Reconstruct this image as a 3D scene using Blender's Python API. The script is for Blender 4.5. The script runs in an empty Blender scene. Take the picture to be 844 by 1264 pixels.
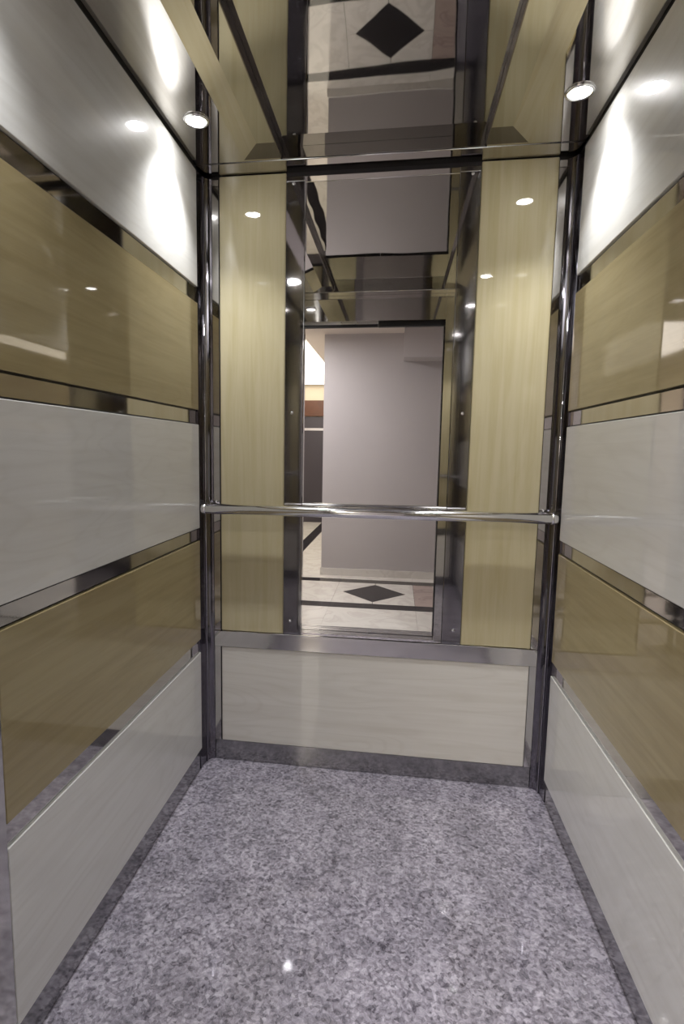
import bpy, bmesh, math, random
from mathutils import Matrix, Vector

random.seed(4)
S = bpy.context.scene
COL = S.collection

# ------------------------------------------------------------------ camera
CAM = Vector((0.0813, -2.055, 1.237))
yaw, pitch, roll = math.radians(8.4196), math.radians(-6.7186), math.radians(0.7647)
fwd = Vector((-math.sin(yaw) * math.cos(pitch), math.cos(yaw) * math.cos(pitch), math.sin(pitch)))
rgt = Vector((math.cos(yaw), math.sin(yaw), 0))
upv = rgt.cross(fwd)
r2 = math.cos(roll) * rgt + math.sin(roll) * upv
u2 = -math.sin(roll) * rgt + math.cos(roll) * upv
cd = bpy.data.cameras.new('camera')
cam = bpy.data.objects.new('camera', cd)
COL.objects.link(cam)
m = Matrix((r2, u2, -fwd)).transposed().to_4x4()
m.translation = CAM
cam.matrix_world = m
cd.sensor_fit = 'VERTICAL'
cd.sensor_height = 36.0
cd.lens = 695.28 / 1264 * 36.0
cd.shift_x = 36.6 / 1264
cd.shift_y = 5.1 / 1264
cd.clip_start = 0.02
S.camera = cam

# ------------------------------------------------------------------ world, exposure, sampling
w = bpy.data.worlds.new('world')
S.world = w
w.use_nodes = True
w.node_tree.nodes['Background'].inputs[0].default_value = (0.5, 0.5, 0.55, 1)
w.node_tree.nodes['Background'].inputs[1].default_value = 0.02
S.view_settings.view_transform = 'Standard'
S.view_settings.look = 'None'
S.view_settings.gamma = 1.0
S.view_settings.use_curve_mapping = False
S.view_settings.exposure = 0.0
cy = S.cycles
cy.max_bounces = 16
cy.glossy_bounces = 12
cy.diffuse_bounces = 5
cy.sample_clamp_indirect = 4.0
cy.blur_glossy = 0.1
cy.use_denoising = True

SPOT_W = 31.0          # each cab downlight
LENS_E = 115.0         # glow of its lens
PANEL_E = 7.0         # luminous lobby ceiling
LOBBY_W = 30.0        # lobby ceiling light


# ------------------------------------------------------------------ materials
def new_mat(name):
    mt = bpy.data.materials.new(name)
    mt.use_nodes = True
    nt = mt.node_tree
    return mt, nt, nt.nodes['Principled BSDF']


def lin(r, g, b):
    f = lambda c: (c / 255 / 12.92) if c / 255 <= 0.04045 else ((c / 255 + 0.055) / 1.055) ** 2.4
    return (f(r), f(g), f(b), 1)


def coords(nt, scale, rand=True):
    tc = nt.nodes.new('ShaderNodeTexCoord')
    mp = nt.nodes.new('ShaderNodeMapping')
    mp.inputs['Scale'].default_value = scale
    if rand:
        oi = nt.nodes.new('ShaderNodeObjectInfo')
        ml = nt.nodes.new('ShaderNodeVectorMath')
        ml.operation = 'SCALE'
        ml.inputs[0].default_value = (3.1, 7.7, 5.3)
        nt.links.new(oi.outputs['Random'], ml.inputs['Scale'])
        ad = nt.nodes.new('ShaderNodeVectorMath')
        ad.operation = 'ADD'
        nt.links.new(tc.outputs['Object'], ad.inputs[0])
        nt.links.new(ml.outputs[0], ad.inputs[1])
        nt.links.new(ad.outputs[0], mp.inputs['Vector'])
    else:
        nt.links.new(tc.outputs['Object'], mp.inputs['Vector'])
    return mp


def ramp(nt, src, stops):
    r = nt.nodes.new('ShaderNodeValToRGB')
    e = r.color_ramp.elements
    while len(e) < len(stops):
        e.new(0.5)
    for k, (p, c) in enumerate(stops):
        e[k].position = p
        e[k].color = c
    nt.links.new(src, r.inputs[0])
    return r


def mix(nt, mode, fac, a, b):
    mx = nt.nodes.new('ShaderNodeMix')
    mx.data_type = 'RGBA'
    mx.blend_type = mode
    if isinstance(fac, float):
        mx.inputs['Factor'].default_value = fac
    else:
        nt.links.new(fac, mx.inputs['Factor'])
    for sock, v in ((mx.inputs['A'], a), (mx.inputs['B'], b)):
        if isinstance(v, tuple):
            sock.default_value = v
        else:
            nt.links.new(v, sock)
    return mx.outputs['Result']


def laminate(name, light, dark, axis, fig=0.35, rough=0.03):
    """glossy wood-print laminate, the grain running along the given axis"""
    mt, nt, bs = new_mat(name)
    sc = [34.0, 34.0, 34.0]
    sc[axis] = 1.6
    mp = coords(nt, sc)
    n = nt.nodes.new('ShaderNodeTexNoise')
    n.inputs['Scale'].default_value = 1.0
    n.inputs['Detail'].default_value = 7
    n.inputs['Roughness'].default_value = 0.62
    n.inputs['Distortion'].default_value = 0.5
    nt.links.new(mp.outputs[0], n.inputs['Vector'])
    streak = ramp(nt, n.outputs['Fac'], [(0.34, dark), (0.60, light)])
    sc2 = [5.5, 5.5, 5.5]
    sc2[axis] = 0.9
    mp2 = coords(nt, sc2)
    n2 = nt.nodes.new('ShaderNodeTexNoise')
    n2.inputs['Scale'].default_value = 1.0
    n2.inputs['Detail'].default_value = 2
    n2.inputs['Distortion'].default_value = 0.3
    nt.links.new(mp2.outputs[0], n2.inputs['Vector'])
    mu = nt.nodes.new('ShaderNodeMath')
    mu.operation = 'MULTIPLY'
    mu.inputs[1].default_value = 16.0
    nt.links.new(n2.outputs['Fac'], mu.inputs[0])
    fr = nt.nodes.new('ShaderNodeMath')
    fr.operation = 'FRACT'
    nt.links.new(mu.outputs[0], fr.inputs[0])
    rings = ramp(nt, fr.outputs[0], [(0.0, dark), (0.25, light), (0.8, light), (1.0, dark)])
    c = mix(nt, 'MIX', fig, streak.outputs[0], rings.outputs[0])
    nt.links.new(c, bs.inputs['Base Color'])
    bs.inputs['Roughness'].default_value = 0.35
    bs.inputs['Specular IOR Level'].default_value = 0.05
    bs.inputs['Coat Weight'].default_value = 1.0
    bs.inputs['Coat Roughness'].default_value = rough
    bs.inputs['Coat IOR'].default_value = 1.5
    return mt


def steel(name, col, rough, wave=0.0, wscale=3.0, brushed=None, groove=None):
    mt, nt, bs = new_mat(name)
    bs.inputs['Base Color'].default_value = col
    bs.inputs['Metallic'].default_value = 1.0
    bs.inputs['Roughness'].default_value = rough
    src = None
    if brushed:
        mp = coords(nt, brushed)
        n = nt.nodes.new('ShaderNodeTexNoise')
        n.inputs['Scale'].default_value = 1.0
        n.inputs['Detail'].default_value = 3
        nt.links.new(mp.outputs[0], n.inputs['Vector'])
        mr = nt.nodes.new('ShaderNodeMapRange')
        mr.inputs['To Min'].default_value = rough * 0.6
        mr.inputs['To Max'].default_value = rough * 1.5
        nt.links.new(n.outputs['Fac'], mr.inputs['Value'])
        nt.links.new(mr.outputs[0], bs.inputs['Roughness'])
    if groove:
        mp = coords(nt, (420, 420, 2.0))
        n = nt.nodes.new('ShaderNodeTexNoise')
        n.inputs['Scale'].default_value = 1.0
        n.inputs['Detail'].default_value = 2
        nt.links.new(mp.outputs[0], n.inputs['Vector'])
        bp = nt.nodes.new('ShaderNodeBump')
        bp.inputs['Strength'].default_value = 1.0
        bp.inputs['Distance'].default_value = groove
        nt.links.new(n.outputs['Fac'], bp.inputs['Height'])
        nt.links.new(bp.outputs[0], bs.inputs['Normal'])
    if wave:
        mp = coords(nt, (wscale, wscale, wscale))
        n = nt.nodes.new('ShaderNodeTexNoise')
        n.inputs['Scale'].default_value = 1.0
        n.inputs['Detail'].default_value = 1
        nt.links.new(mp.outputs[0], n.inputs['Vector'])
        bp = nt.nodes.new('ShaderNodeBump')
        bp.inputs['Strength'].default_value = 1.0
        bp.inputs['Distance'].default_value = wave
        nt.links.new(n.outputs['Fac'], bp.inputs['Height'])
        nt.links.new(bp.outputs[0], bs.inputs['Normal'])
    return mt


def plain(name, col, rough=0.6, spec=0.5, mottle=0.0, mscale=3.0, metallic=0.0):
    mt, nt, bs = new_mat(name)
    bs.inputs['Roughness'].default_value = rough
    bs.inputs['Specular IOR Level'].default_value = spec
    bs.inputs['Metallic'].default_value = metallic
    if mottle:
        mp = coords(nt, (mscale, mscale, mscale))
        n = nt.nodes.new('ShaderNodeTexNoise')
        n.inputs['Detail'].default_value = 5
        n.inputs['Scale'].default_value = 1.0
        nt.links.new(mp.outputs[0], n.inputs['Vector'])
        d = tuple(c * (1 - mottle) for c in col[:3]) + (1,)
        r = ramp(nt, n.outputs['Fac'], [(0.3, d), (0.7, col)])
        nt.links.new(r.outputs[0], bs.inputs['Base Color'])
    else:
        bs.inputs['Base Color'].default_value = col
    return mt


def emitter(name, col, strength):
    mt, nt, bs = new_mat(name)
    bs.inputs['Base Color'].default_value = col
    bs.inputs['Emission Color'].default_value = col
    bs.inputs['Emission Strength'].default_value = strength
    return mt


def granite(name):
    mt, nt, bs = new_mat(name)
    mp = coords(nt, (1, 1, 1), False)
    v = nt.nodes.new('ShaderNodeTexVoronoi')
    v.inputs['Scale'].default_value = 120
    nt.links.new(mp.outputs[0], v.inputs['Vector'])
    sx = nt.nodes.new('ShaderNodeSeparateColor')
    nt.links.new(v.outputs['Color'], sx.inputs[0])
    a = ramp(nt, sx.outputs[0], [(0.0, lin(84, 80, 90)), (0.25, lin(132, 127, 138)),
                                 (0.6, lin(176, 171, 183)), (1.0, lin(214, 209, 220))])
    n = nt.nodes.new('ShaderNodeTexNoise')
    n.inputs['Scale'].default_value = 52
    n.inputs['Detail'].default_value = 4
    n.inputs['Roughness'].default_value = 0.7
    n.inputs['Distortion'].default_value = 1.2
    nt.links.new(mp.outputs[0], n.inputs['Vector'])
    b = ramp(nt, n.outputs['Fac'], [(0.36, lin(70, 66, 76)), (0.5, lin(165, 160, 170)), (0.66, lin(222, 216, 228))])
    c = mix(nt, 'MIX', 0.5, a.outputs[0], b.outputs[0])
    n2 = nt.nodes.new('ShaderNodeTexNoise')
    n2.inputs['Scale'].default_value = 7
    n2.inputs['Detail'].default_value = 3
    nt.links.new(mp.outputs[0], n2.inputs['Vector'])
    cl = ramp(nt, n2.outputs['Fac'], [(0.35, (0.58, 0.58, 0.60, 1)), (0.65, (0.84, 0.84, 0.855, 1))])
    c = mix(nt, 'MULTIPLY', 1.0, c, cl.outputs[0])
    nt.links.new(c, bs.inputs['Base Color'])
    bs.inputs['Roughness'].default_value = 0.35
    bs.inputs['Specular IOR Level'].default_value = 0.15
    bs.inputs['Coat Weight'].default_value = 1.0
    bs.inputs['Coat Roughness'].default_value = 0.02
    bs.inputs['Coat IOR'].default_value = 1.5
    return mt


def marble(name, base, vein):
    mt, nt, bs = new_mat(name)
    mp = coords(nt, (1, 1, 1))
    n = nt.nodes.new('ShaderNodeTexNoise')
    n.inputs['Scale'].default_value = 2.6
    n.inputs['Detail'].default_value = 7
    n.inputs['Distortion'].default_value = 1.6
    nt.links.new(mp.outputs[0], n.inputs['Vector'])
    r = ramp(nt, n.outputs['Fac'], [(0.40, base), (0.49, vein), (0.53, base), (0.8, tuple(c * 0.85 for c in base[:3]) + (1,))])
    nt.links.new(r.outputs[0], bs.inputs['Base Color'])
    bs.inputs['Roughness'].default_value = 0.1
    return mt


WHITE = lin(206, 206, 203)
WHITE_D = lin(196, 195, 191)
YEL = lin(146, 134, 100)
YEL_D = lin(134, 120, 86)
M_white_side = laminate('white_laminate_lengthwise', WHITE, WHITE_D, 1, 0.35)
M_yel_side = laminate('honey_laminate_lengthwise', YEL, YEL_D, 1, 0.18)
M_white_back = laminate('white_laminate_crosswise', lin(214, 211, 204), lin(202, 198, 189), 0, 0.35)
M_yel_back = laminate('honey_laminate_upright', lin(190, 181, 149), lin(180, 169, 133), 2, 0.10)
M_steel = steel('polished_stainless', (0.56, 0.545, 0.53, 1), 0.05, 0.0004, 5.0)
M_band = steel('brushed_stainless', (0.62, 0.61, 0.595, 1), 0.09, brushed=(3, 3, 160))
M_post = steel('corner_stainless', (0.21, 0.20, 0.225, 1), 0.08, groove=0.00003)
M_cover = steel('cover_strip_stainless', (0.50, 0.49, 0.51, 1), 0.04, groove=0.000015)
M_chrome = steel('chrome', (0.84, 0.84, 0.85, 1), 0.13)
M_mirror = steel('mirror_silver', (0.80, 0.79, 0.78, 1), 0.0)
M_ceil = steel('mirror_ceiling_sheet', (0.39, 0.38, 0.36, 1), 0.02, 0.0012, 3.2)
M_base = steel('base_stainless', (0.36, 0.355, 0.36, 1), 0.12, brushed=(3, 3, 160))
M_ceil_slope = steel('shade_toned_steel_sheet', (0.17, 0.16, 0.155, 1), 0.06)  # colour darkened to stand in for shade on the tray's back slopes
M_tray = steel('mirror_tray_sheet', (0.50, 0.49, 0.47, 1), 0.02, 0.0008, 3.2)
M_ceil_side = steel('mirror_ceiling_edge_sheet', (0.58, 0.56, 0.54, 1), 0.03, 0.0003, 4.0)
M_riser = steel('dark_bronze_step', (0.16, 0.14, 0.13, 1), 0.25)
M_dark = plain('shadow_gap_black', lin(24, 22, 26), 0.5)
M_granite = granite('polished_granite')
M_lens = emitter('lamp_lens', (1.0, 0.985, 0.97, 1), LENS_E)
M_lobby_wall = plain('lilac_grey_wall_paint', lin(190, 186, 187), 0.5, 0.4, 0.06, 1.5)
M_lobby_ceil = plain('off_white_ceiling_paint', lin(214, 206, 200), 0.8)
M_cream = plain('cream_wall_paint', lin(186, 176, 158), 0.7)
M_marble = marble('pale_marble', lin(216, 213, 208), lin(202, 198, 193))
M_marble_pink = marble('pinkish_marble', lin(172, 156, 150), lin(150, 134, 130))
M_black_stone = plain('black_granite', lin(30, 28, 32), 0.12, 0.5, 0.3, 30)
M_wood = plain('orange_brown_wood', lin(84, 47, 27), 0.35, 0.5, 0.25, 8)
M_dark_door = plain('dark_grey_door_paint', lin(58, 54, 62), 0.4)
M_panel_light = emitter('luminous_ceiling', (1.0, 0.93, 0.80, 1), PANEL_E)
M_bolt = steel('bolt_steel', (0.75, 0.75, 0.76, 1), 0.2)
M_frame_dark = steel('dark_door_frame', (0.12, 0.115, 0.12, 1), 0.25)
M_alu = steel('sill_aluminium', (0.70, 0.69, 0.72, 1), 0.28, brushed=(4, 200, 4))


# ------------------------------------------------------------------ geometry helpers
def link(name, me, mat, parent=None):
    o = bpy.data.objects.new(name, me)
    COL.objects.link(o)
    if mat:
        me.materials.append(mat)
    if parent:
        o.parent = parent
    return o


def box(name, x, y, z, mat, parent=None, bev=0.0, seg=1):
    """box between the pairs x, y, z; origin at its centre"""
    c = Vector(((x[0] + x[1]) / 2, (y[0] + y[1]) / 2, (z[0] + z[1]) / 2))
    bm = bmesh.new()
    bmesh.ops.create_cube(bm, size=1.0)
    bmesh.ops.scale(bm, vec=(abs(x[1] - x[0]), abs(y[1] - y[0]), abs(z[1] - z[0])), verts=bm.verts)
    if bev:
        bmesh.ops.bevel(bm, geom=bm.edges[:], offset=bev, segments=seg, affect='EDGES', profile=0.5)
    bmesh.ops.recalc_face_normals(bm, faces=bm.faces)
    me = bpy.data.meshes.new(name)
    bm.to_mesh(me)
    bm.free()
    o = link(name, me, mat, parent)
    o.location = c
    return o


def prism_z(name, pts, z, mat, parent=None):
    """closed outline in plan, extruded between two heights"""
    bm = bmesh.new()
    lo = [bm.verts.new((p[0], p[1], z[0])) for p in pts]
    hi = [bm.verts.new((p[0], p[1], z[1])) for p in pts]
    bm.faces.new(lo)
    bm.faces.new(hi)
    n = len(pts)
    for i in range(n):
        bm.faces.new((lo[i], lo[(i + 1) % n], hi[(i + 1) % n], hi[i]))
    bmesh.ops.recalc_face_normals(bm, faces=bm.faces)
    me = bpy.data.meshes.new(name)
    bm.to_mesh(me)
    bm.free()
    return link(name, me, mat, parent)


def prism_y(name, pts, y, mat, parent=None):
    """closed outline in x, z extruded along y"""
    bm = bmesh.new()
    lo = [bm.verts.new((p[0], y[0], p[1])) for p in pts]
    hi = [bm.verts.new((p[0], y[1], p[1])) for p in pts]
    bm.faces.new(lo)
    bm.faces.new(hi)
    n = len(pts)
    for i in range(n):
        bm.faces.new((lo[i], lo[(i + 1) % n], hi[(i + 1) % n], hi[i]))
    bmesh.ops.recalc_face_normals(bm, faces=bm.faces)
    me = bpy.data.meshes.new(name)
    bm.to_mesh(me)
    bm.free()
    return link(name, me, mat, parent)


def lathe(name, prof, mat, parent=None, seg=32, axis='Z', loc=(0, 0, 0)):
    """profile of (radius, height) turned about an axis"""
    bm = bmesh.new()
    rings = []
    for r, h in prof:
        ring = []
        for k in range(seg):
            a = 2 * math.pi * k / seg
            p = (r * math.cos(a), r * math.sin(a), h)
            if axis == 'X':
                p = (h, p[0], p[1])
            elif axis == 'Y':
                p = (p[0], h, p[1])
            ring.append(bm.verts.new(p))
        rings.append(ring)
    for a, b in zip(rings, rings[1:]):
        for k in range(seg):
            bm.faces.new((a[k], a[(k + 1) % seg], b[(k + 1) % seg], b[k]))
    bm.faces.new(rings[0])
    bm.faces.new(rings[-1])
    bmesh.ops.remove_doubles(bm, verts=bm.verts, dist=1e-6)
    bmesh.ops.recalc_face_normals(bm, faces=bm.faces)
    me = bpy.data.meshes.new(name)
    bm.to_mesh(me)
    bm.free()
    for f in me.polygons:
        f.use_smooth = len(f.vertices) < 6
    o = link(name, me, mat, parent)
    o.location = loc
    return o


def setting(o, label, cat):
    o['kind'] = 'structure'
    o['label'] = label
    o['category'] = cat
    return o


def thing(name, loc, label, cat, group=None):
    o = bpy.data.objects.new(name, None)
    o.empty_display_size = 0.05
    COL.objects.link(o)
    o.location = loc
    o['label'] = label
    o['category'] = cat
    if group:
        o['group'] = group
    return o


def keep(child, parent):
    """parent a mesh built in world space"""
    child.parent = parent
    child.matrix_parent_inverse = Matrix.Translation(parent.location).inverted()


# ------------------------------------------------------------------ cab dimensions
W = 0.630            # inner face of the side panels
H = 2.200            # underside of the outer ceiling margin
D = 1.600            # depth of the cab to the inner face of its front
PR = 0.007           # how proud the panels stand
YB = -0.080          # where the side panels stop before the corner post
YF = -1.155          # where they stop towards the door
TOP = 2.186
BANDS = [(0.085, 0.472, 'w'), (0.520, 0.899, 'y'), (0.944, 1.323, 'w'), (1.372, 1.746, 'y'), (1.799, TOP, 'w')]
STRIPS = [(0.0, 0.085), (0.472, 0.520), (0.899, 0.944), (1.323, 1.372), (1.746, 1.799)]

# ------------------------------------------------------------------ floor of the cab
fl = box('floor', (-0.66, 0.66), (-D, 0.02), (-0.03, 0.0), M_granite)
setting(fl, 'polished grey speckled granite floor of the lift cab', 'floor')

# ------------------------------------------------------------------ side walls
for side, sx in (('left', -1), ('right', 1)):
    wl = box('wall_' + side, sorted((sx * (W + PR + 0.004), sx * (W + 0.05))), (-D - 0.02, 0.03), (0, H + 0.02), M_dark)
    setting(wl, side + ' cab wall of stacked white and honey laminate panels with stainless strips', 'wall')
    xs = sorted((sx * W, sx * (W + PR + 0.005)))
    xr = sorted((sx * (W + PR), sx * (W + PR + 0.006)))
    for z0, z1, k in BANDS:
        o = box('panel', xs, (YF, YB), (z0 + 0.0012, z1 - 0.0012), M_white_side if k == 'w' else M_yel_side, None, 0.0012)
        keep(o, wl)
    for z0, z1 in STRIPS:
        g = 0.0035
        o = box('trim_strip', xr, (YF, YB), (z0 + (g if z0 else 0.001), z1 - g), M_steel if z0 else M_base, None)
        keep(o, wl)
    # polished column next to the door
    o = box('front_column', sorted((sx * (W + 0.001), sx * (W + PR + 0.005))), (-D + 0.001, YF - 0.001), (0.001, TOP), M_band, None, 0.001)
    keep(o, wl)
    # folded corner post at the back
    P = lambda x, y: (sx * x, y)
    n = 9
    pts = []
    for k in range(n + 1):
        a = math.pi / 2 * k / n
        pts.append(P(0.603 + 0.031 * math.cos(a) ** 0.8, YB + 0.001 + 0.080 * math.sin(a) ** 0.8))
    pts += [P(0.603, 0.011), P(0.640, 0.011), P(0.640, YB + 0.001)]
    o = prism_z('corner_post', pts, (0.001, TOP + 0.004), M_post)
    keep(o, wl)
    o = lathe('corner_fold', [(0.0022, 0.0), (0.0022, TOP)], M_cover, None, 10, 'Z', (sx * 0.6262, -0.024, 0.001))
    keep(o, wl)

# ------------------------------------------------------------------ back wall
wb = box('wall_back', (-0.66, 0.66), (0.0125, 0.05), (0, H + 0.02), M_dark)
setting(wb, 'back cab wall with honey laminate panels either side of the mirror', 'wall')


def back(name, x, z, mat, yf=0.0, bev=0.0024):
    o = box(name, x, (yf, 0.012), z, mat, None, bev)
    keep(o, wb)
    return o


back('panel', (-0.574, 0.577), (0.083, 0.469), M_white_back)
back('panel', (-0.574, -0.331), (0.534, H - 0.004), M_yel_back)
back('panel', (0.332, 0.577), (0.534, H - 0.004), M_yel_back)
o = back('ledge_band', (-0.602, 0.602), (0.470, 0.533), M_band, -0.004, 0.0015)
back('base_strip', (-0.602, 0.602), (0.001, 0.082), M_base, 0.003, 0.001)
for sx in (-1, 1):
    x = sorted((sx * 0.602, sx * 0.5785))
    back('edge_strip', x, (0.0825, 0.4695), M_band, 0.002, 0)
    back('edge_strip', x, (0.5335, TOP), M_steel, 0.002, 0)
for sx in (-1, 1):
    x = sorted((sx * 0.2625, sx * 0.3305))
    cs = back('cover_strip', x, (0.534, TOP - 0.004), M_cover, -0.003, 0.0014)
    for zz in (0.588, 1.370, 2.158):
        b = lathe('bolt', [(0.0058, 0.0), (0.0058, -0.001), (0.0045, -0.003), (0.0018, -0.004)], M_bolt, None, 16, 'Y',
                  (sx * 0.303, -0.003, zz))
        b.parent = cs
        b.location = Vector((sx * 0.303, -0.003, zz)) - cs.location - wb.location
        b.location = Vector((sx * 0.303, -0.003, zz)) - cs.location

# tall mirror between the cover strips
mr = thing('mirror', (0, 0.0, 0.534), 'tall frameless mirror set between two bolted stainless strips on the back wall', 'mirror')
g = box('mirror_glass', (-0.2615, 0.2615), (0.003, 0.0115), (0.5345, TOP - 0.004), M_mirror)
keep(g, mr)

# ------------------------------------------------------------------ handrail
hr = thing('handrail', (0, -0.065, 1.0), 'chrome tube handrail running across the back wall in front of the mirror', 'handrail')
t = lathe('tube', [(0.0165, -0.624), (0.0190, -0.621), (0.0190, 0.621), (0.0165, 0.624)], M_chrome, None, 32, 'X', (0, -0.065, 1.016))
keep(t, hr)
for sx in (-1, 1):
    c = lathe('end_cap', [(0.0192, -0.008), (0.0198, -0.007), (0.0198, 0.006), (0.0180, 0.009)], M_chrome, None, 24, 'X', (sx * 0.614 - 0.003, -0.065, 1.016))
    keep(c, hr)
    b = lathe('bracket', [(0.007, -0.062), (0.007, -0.006), (0.016, -0.005), (0.016, 0.0)], M_chrome, None, 20, 'Y', (sx * 0.588, 0.002, 1.016))
    keep(b, hr)

# ------------------------------------------------------------------ mirrored ceiling with a raised tray
ZI = 2.243
cl = box('ceiling', (-0.66, 0.66), (-D - 0.02, 0.03), (ZI + 0.022, ZI + 0.045), M_dark)
setting(cl, 'mirror polished steel ceiling of the cab with a raised centre tray', 'ceiling')
XO, XI, XS = 0.457, 0.397, 0.333     # fold at the margin, inner fold, step up to the centre
YO, YI = -0.092, -0.165              # the same folds at the back
YO2, YI2 = -1.510, -1.437            # and at the front
ZS, ZI = 2.213, 2.237


def ceil(o):
    keep(o, cl)
    return o


def sheet(name, pts, mat, th=0.004):
    """a flat sheet through four points, its thickness going up"""
    bm = bmesh.new()
    lo = [bm.verts.new(p) for p in pts]
    hi = [bm.verts.new((p[0], p[1], p[2] + th)) for p in pts]
    bm.faces.new(lo)
    bm.faces.new(hi)
    n = len(pts)
    for i in range(n):
        bm.faces.new((lo[i], lo[(i + 1) % n], hi[(i + 1) % n], hi[i]))
    bmesh.ops.recalc_face_normals(bm, faces=bm.faces)
    me = bpy.data.meshes.new(name)
    bm.to_mesh(me)
    bm.free()
    return ceil(link(name, me, mat))


ceil(box('margin_sheet', (-0.636, 0.636), (-0.076, 0.011), (H, H + 0.012), M_ceil_side, None, 0.001))
ceil(lathe('edge_bead', [(0.0026, -0.632), (0.0026, 0.632)], M_chrome, None, 12, 'X', (0, -0.078, H + 0.0012)))
ceil(box('margin_sheet', (-0.636, 0.636), (-D + 0.001, YO2 - 0.014), (H, H + 0.012), M_ceil_side, None, 0.001))
ceil(lathe('edge_bead', [(0.0026, -0.632), (0.0026, 0.632)], M_chrome, None, 12, 'X', (0, YO2 - 0.011, H + 0.0012)))
for sx in (-1, 1):
    X = lambda v: sx * v
    ceil(box('side_sheet', sorted((X(0.640), X(XO))), (YO2 - 0.010, -0.0805), (H + 0.001, H + 0.008), M_ceil_side))
    for y0, y1 in ((YO, -0.0805), (YO2 - 0.010, YO2)):
        ceil(box('end_sheet', sorted((X(XO - 0.0005), X(XS))), (y0, y1), (H + 0.001, H + 0.008), M_ceil_side))
    sheet('sloping_sheet', [(X(XO), YO, H + 0.001), (X(XO), YO2, H + 0.001), (X(XI), YI2, ZS), (X(XI), YI, ZS)], M_ceil_side)
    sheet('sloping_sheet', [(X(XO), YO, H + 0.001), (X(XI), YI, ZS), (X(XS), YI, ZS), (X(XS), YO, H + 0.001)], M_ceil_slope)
    sheet('sloping_sheet', [(X(XO), YO2, H + 0.001), (X(XI), YI2, ZS), (X(XS), YI2, ZS), (X(XS), YO2, H + 0.001)], M_ceil_side)
    sheet('tray_panel', [(X(XI), YI, ZS), (X(XI), YI2, ZS), (X(XS), YI2, ZS), (X(XS), YI, ZS)], M_tray)
    ceil(box('step_riser', sorted((X(XS - 0.001), X(XS - 0.004))), (YO2, YO), (H + 0.002, ZI), M_riser))
ceil(box('centre_panel', (-XS + 0.0045, XS - 0.0045), (YO2 - 0.008, YO + 0.011), (ZI + 0.0005, ZI + 0.010), M_ceil))
ceil(box('riser_sheet', (-XS + 0.0045, XS - 0.0045), (YO + 0.006, YO + 0.009), (H + 0.002, ZI), M_ceil))
ceil(box('riser_sheet', (-XS + 0.0045, XS - 0.0045), (YO2 - 0.007, YO2 - 0.005), (H + 0.002, ZI), M_ceil))


# ------------------------------------------------------------------ downlights
def downlight(x, y, label):
    e = thing('ceiling_light', (x, y, H), label, 'ceiling light', 'round downlights of the cab')
    lathe('trim_ring', [(0.0305, -0.0005), (0.031, -0.005), (0.037, -0.0035), (0.039, 0.0005), (0.0305, 0.0008)], M_chrome, e, 32, 'Z')
    lathe('lens', [(0.0307, -0.0006), (0.0285, -0.0026), (0.017, -0.0036), (0.002, -0.004)], M_lens, e, 32, 'Z')
    ld = bpy.data.lights.new('lamp', 'SPOT')
    ld.energy = SPOT_W
    ld.color = (0.985, 0.985, 1.0)
    ld.spot_size = math.radians(104)
    ld.spot_blend = 0.85
    ld.shadow_soft_size = 0.02
    lo = bpy.data.objects.new('lamp', ld)
    COL.objects.link(lo)
    lo.parent = e
    lo.location = (0, 0, -0.026)
    return e


downlight(-0.537, -0.335, 'round recessed downlight glowing in the ceiling by the back left corner')
downlight(0.537, -0.335, 'round recessed downlight glowing in the ceiling by the back right corner')
downlight(-0.537, -1.280, 'round recessed downlight near the door on the left, seen only in reflections')
downlight(0.537, -1.280, 'round recessed downlight near the door on the right, seen only in reflections')

# ------------------------------------------------------------------ front of the cab and the doorway
XL, XR, ZT = -0.555, 0.352, 2.045
wf = box('wall_front', (-0.66, XL), (-D - 0.035, -D - 0.001), (0, H + 0.02), M_steel)
setting(wf, 'stainless front of the cab around the open doorway, seen in the mirror', 'wall')
keep(box('return_panel', (XR, 0.66), (-D - 0.035, -D - 0.001), (0.001, H + 0.02), M_steel), wf)
keep(box('transom_panel', (XL + 0.001, XR - 0.001), (-D - 0.035, -D - 0.001), (ZT, H + 0.02), M_steel), wf)

dr = box('door_1', (-0.06, XR + 0.004), (-D - 0.070, -D - 0.040), (ZT - 0.030, ZT + 0.04), M_dark)
setting(dr, 'open sliding lift door, its dark header track over the doorway', 'door')
keep(box('track_cover', (XL - 0.01, -0.062), (-D - 0.060, -D - 0.040), (ZT - 0.012, ZT + 0.04), M_alu), dr)
keep(box('track_seal', (XL - 0.01, -0.062), (-D - 0.060, -D - 0.040), (ZT - 0.030, ZT - 0.0125), M_dark), dr)
keep(box('door_leaf', (XL - 0.06, XL + 0.008), (-D - 0.075, -D - 0.050), (0.012, ZT + 0.02), M_frame_dark), dr)
keep(box('door_leaf', (XR - 0.006, XR + 0.06), (-D - 0.075, -D - 0.050), (0.012, ZT - 0.014), M_frame_dark), dr)
keep(box('frame_post', (XL - 0.05, XL + 0.002), (-1.800, -1.700), (0.0, 2.09), M_steel), dr)
keep(box('frame_post', (XR - 0.002, XR + 0.05), (-1.800, -1.700), (0.0, 2.09), M_steel), dr)
keep(box('frame_head', (XL + 0.003, XR - 0.003), (-1.800, -1.700), (ZT + 0.005, 2.09), M_steel), dr)

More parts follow.
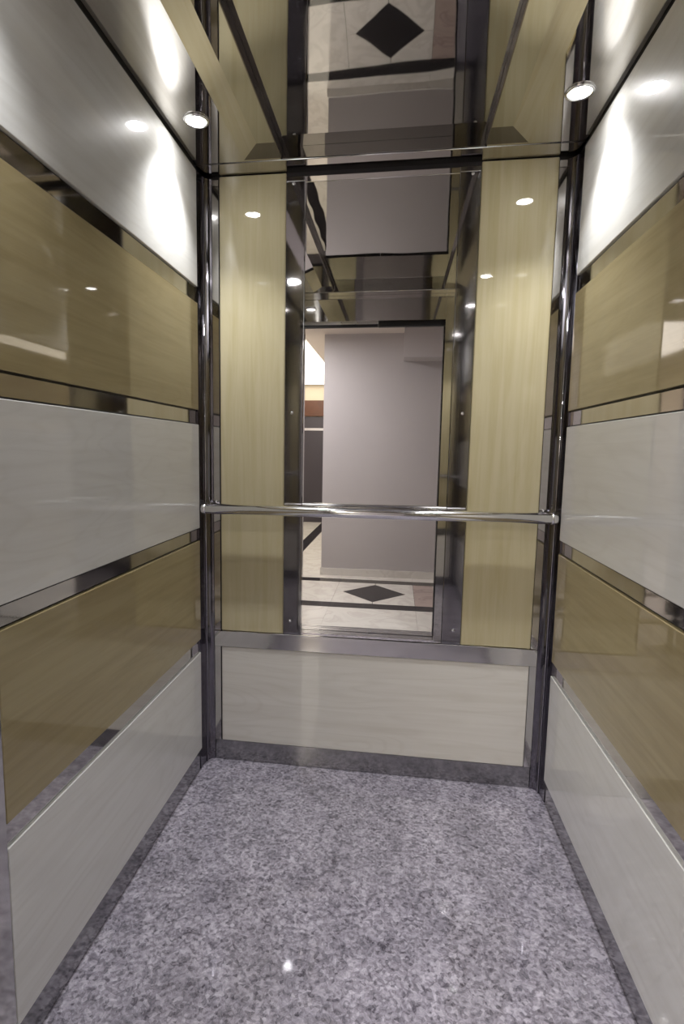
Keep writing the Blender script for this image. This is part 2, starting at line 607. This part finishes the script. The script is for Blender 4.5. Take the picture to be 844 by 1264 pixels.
sill = box('trim_1', (XL, XR), (-1.668, -D - 0.001), (-0.03, 0.002), M_alu)
setting(sill, 'grooved aluminium door sills of lift and landing', 'sill')
keep(box('landing_sill', (XL, XR), (-1.785, -1.690), (-0.03, 0.002), M_alu), sill)
for yy in (-1.655, -1.640, -1.618):
    keep(box('sill_rib', (XL + 0.01, XR - 0.01), (yy - 0.003, yy + 0.003), (0.0022, 0.005), M_alu), sill)
for yy in (-1.770, -1.745, -1.715):
    keep(box('sill_rib', (XL + 0.01, XR - 0.01), (yy - 0.003, yy + 0.003), (0.0022, 0.005), M_alu), sill)

# ------------------------------------------------------------------ the lobby behind the camera, seen in the mirror
ZC = 2.33
lw = box('wall_lobby_near', (-2.2, XL - 0.05), (-1.79, -1.705), (0, ZC), M_lobby_wall)
setting(lw, 'lobby wall around the lift doorway', 'wall')
keep(box('wall_part', (XR + 0.05, 1.8), (-1.79, -1.705), (0.0, ZC), M_lobby_wall), lw)
keep(box('wall_part', (XL - 0.049, XR + 0.049), (-1.79, -1.705), (2.091, ZC), M_lobby_wall), lw)
XW = -0.634
lf = box('wall_lobby_far', (XW, 1.8), (-7.6, -3.42), (0, ZC), M_lobby_wall)
setting(lf, 'plain lilac grey lobby wall facing the open lift, seen in the mirror', 'wall')
sf = box('ceiling_beam', (0.115, 1.8), (-3.419, -3.16), (2.07, ZC - 0.001), M_lobby_wall)
sf.name = 'soffit'
keep(sf, lf)
bb = box('baseboard_lobby', (XW - 0.01, 1.8), (-3.419, -3.405), (0.001, 0.072), M_marble)
setting(bb, 'low marble baseboard along the lilac grey lobby wall', 'baseboard')
lr = box('wall_lobby_right', (1.8, 1.86), (-3.419, -1.705), (0, ZC), M_lobby_wall)
setting(lr, 'closed right end of the lift lobby', 'wall')
ll = box('wall_lobby_left', (-2.26, -2.2), (-7.6, -1.705), (0, ZC), M_cream)
setting(ll, 'cream side wall of the corridor left of the lobby', 'wall')
le = box('wall_lobby_end', (-2.2, XW - 0.001), (-7.6, -7.5), (0, ZC), M_cream)
setting(le, 'cream end wall of the corridor, seen at the left edge of the mirror', 'wall')
lc = box('ceiling', (-2.26, 1.86), (-7.6, -1.705), (ZC, ZC + 0.05), M_lobby_ceil)
setting(lc, 'off-white lobby ceiling', 'ceiling')
fb = box('trim_2', (-2.19, XW - 0.01), (-7.499, -7.44), (1.80, 2.06), M_wood)
setting(fb, 'orange brown wooden fascia over the dark door at the corridor end', 'trim')
d2 = box('door_2', (-1.75, -0.72), (-7.499, -7.46), (0, 1.79), M_dark_door)
setting(d2, 'dark grey door at the far end of the corridor', 'door')
keep(box('door_rail', (-1.75, -0.72), (-7.459, -7.452), (1.56, 1.60), M_alu), d2)

# luminous ceiling over the corridor
lp = thing('ceiling_light', (-1.25, -5.2, ZC), 'long luminous ceiling panel over the corridor, bright at the left edge of the mirror', 'ceiling light')
keep(box('diffuser', (-1.70, -0.86), (-7.40, -3.10), (ZC - 0.012, ZC - 0.004), M_panel_light), lp)
keep(box('rim', (-1.72, -0.84), (-7.42, -3.08), (ZC - 0.0035, ZC - 0.0005), M_lobby_ceil), lp)

# round lobby light, out of the mirror's view
rl = thing('ceiling_light', (-0.95, -2.55, ZC), 'round lobby ceiling light just outside the lift doorway', 'ceiling light')
lathe('shade', [(0.14, -0.001), (0.14, -0.02), (0.11, -0.035), (0.002, -0.04)], M_lobby_ceil, rl, 32)
al = bpy.data.lights.new('lamp', 'AREA')
al.shape = 'DISK'
al.size = 0.26
al.energy = LOBBY_W
al.color = (1.0, 0.96, 0.98)
ao = bpy.data.objects.new('lamp', al)
COL.objects.link(ao)
ao.parent = rl
ao.location = (0, 0, -0.045)

# lobby floor: pale marble tiles, black borders and a black diamond
lfl = box('floor', (-2.26, 1.86), (-7.6, -1.786), (-0.04, -0.004), M_black_stone)
setting(lfl, 'pale marble lobby floor with black borders and a black diamond inlay', 'floor')
ZF = (-0.0035, 0.001)


def tile(x, y, mat, name='tile'):
    g = 0.0005
    keep(box(name, (x[0] + g, x[1] - g), (y[0] + g, y[1] - g), ZF, mat), lfl)


B1 = (-3.27, -3.135)     # border by the wall
B2 = (-2.42, -2.275)     # border by the lift
CX, CYD, HX, HY = -0.082, -2.78, 0.27, 0.30
xs = [-2.2, -1.6, -1.02, -0.42, 0.26, 0.86, 1.46, 1.8]
for a, b in zip(xs, xs[1:]):
    tile((a, b), (B2[1], -1.787), M_marble)
    tile((a, b), B2, M_black_stone, 'border_tile')
    tile((a, b), B1, M_black_stone, 'border_tile')
    tile((a, b), (-3.405, B1[0]), M_marble)
tile((-2.2, -1.02), (B1[1], B2[0]), M_marble)
tile((-1.02, -0.42), (B1[1], B2[0]), M_marble)
tile((0.26, 0.86), (B1[1], B2[0]), M_marble_pink)
tile((0.86, 1.8), (B1[1], B2[0]), M_marble)
# corner pieces around the diamond
x0, x1, y0, y1 = -0.4185, 0.2585, B1[1] + 0.0015, B2[0] - 0.0015
for qx, qy, vx, vy in ((x0, y0, -1, -1), (x1, y0, 1, -1), (x1, y1, 1, 1), (x0, y1, -1, 1)):
    g = 0.002
    pts = [(qx, qy), (qx, CYD + vy * g), (CX + vx * (HX + g), CYD + vy * g), (CX + vx * g, CYD + vy * (HY + g)), (CX + vx * g, qy)]
    o = prism_z('tile', pts, ZF, M_marble)
    keep(o, lfl)
o = prism_z('diamond_tile', [(CX - HX, CYD), (CX, CYD - HY), (CX + HX, CYD), (CX, CYD + HY)], ZF, M_black_stone)
keep(o, lfl)
# corridor floor with a border strip running away from the lift
for a, b in ((-3.97, -3.405), (-4.57, -3.97), (-5.17, -4.57), (-5.77, -5.17), (-6.37, -5.77), (-6.97, -6.37), (-7.45, -6.97)):
    tile((-2.2, -1.62), (a, b), M_marble)
    tile((-1.62, -1.16), (a, b), M_marble)
    tile((-1.16, -1.02), (a, b), M_black_stone, 'border_tile')
    tile((-1.02, XW - 0.002), (a, b), M_marble)
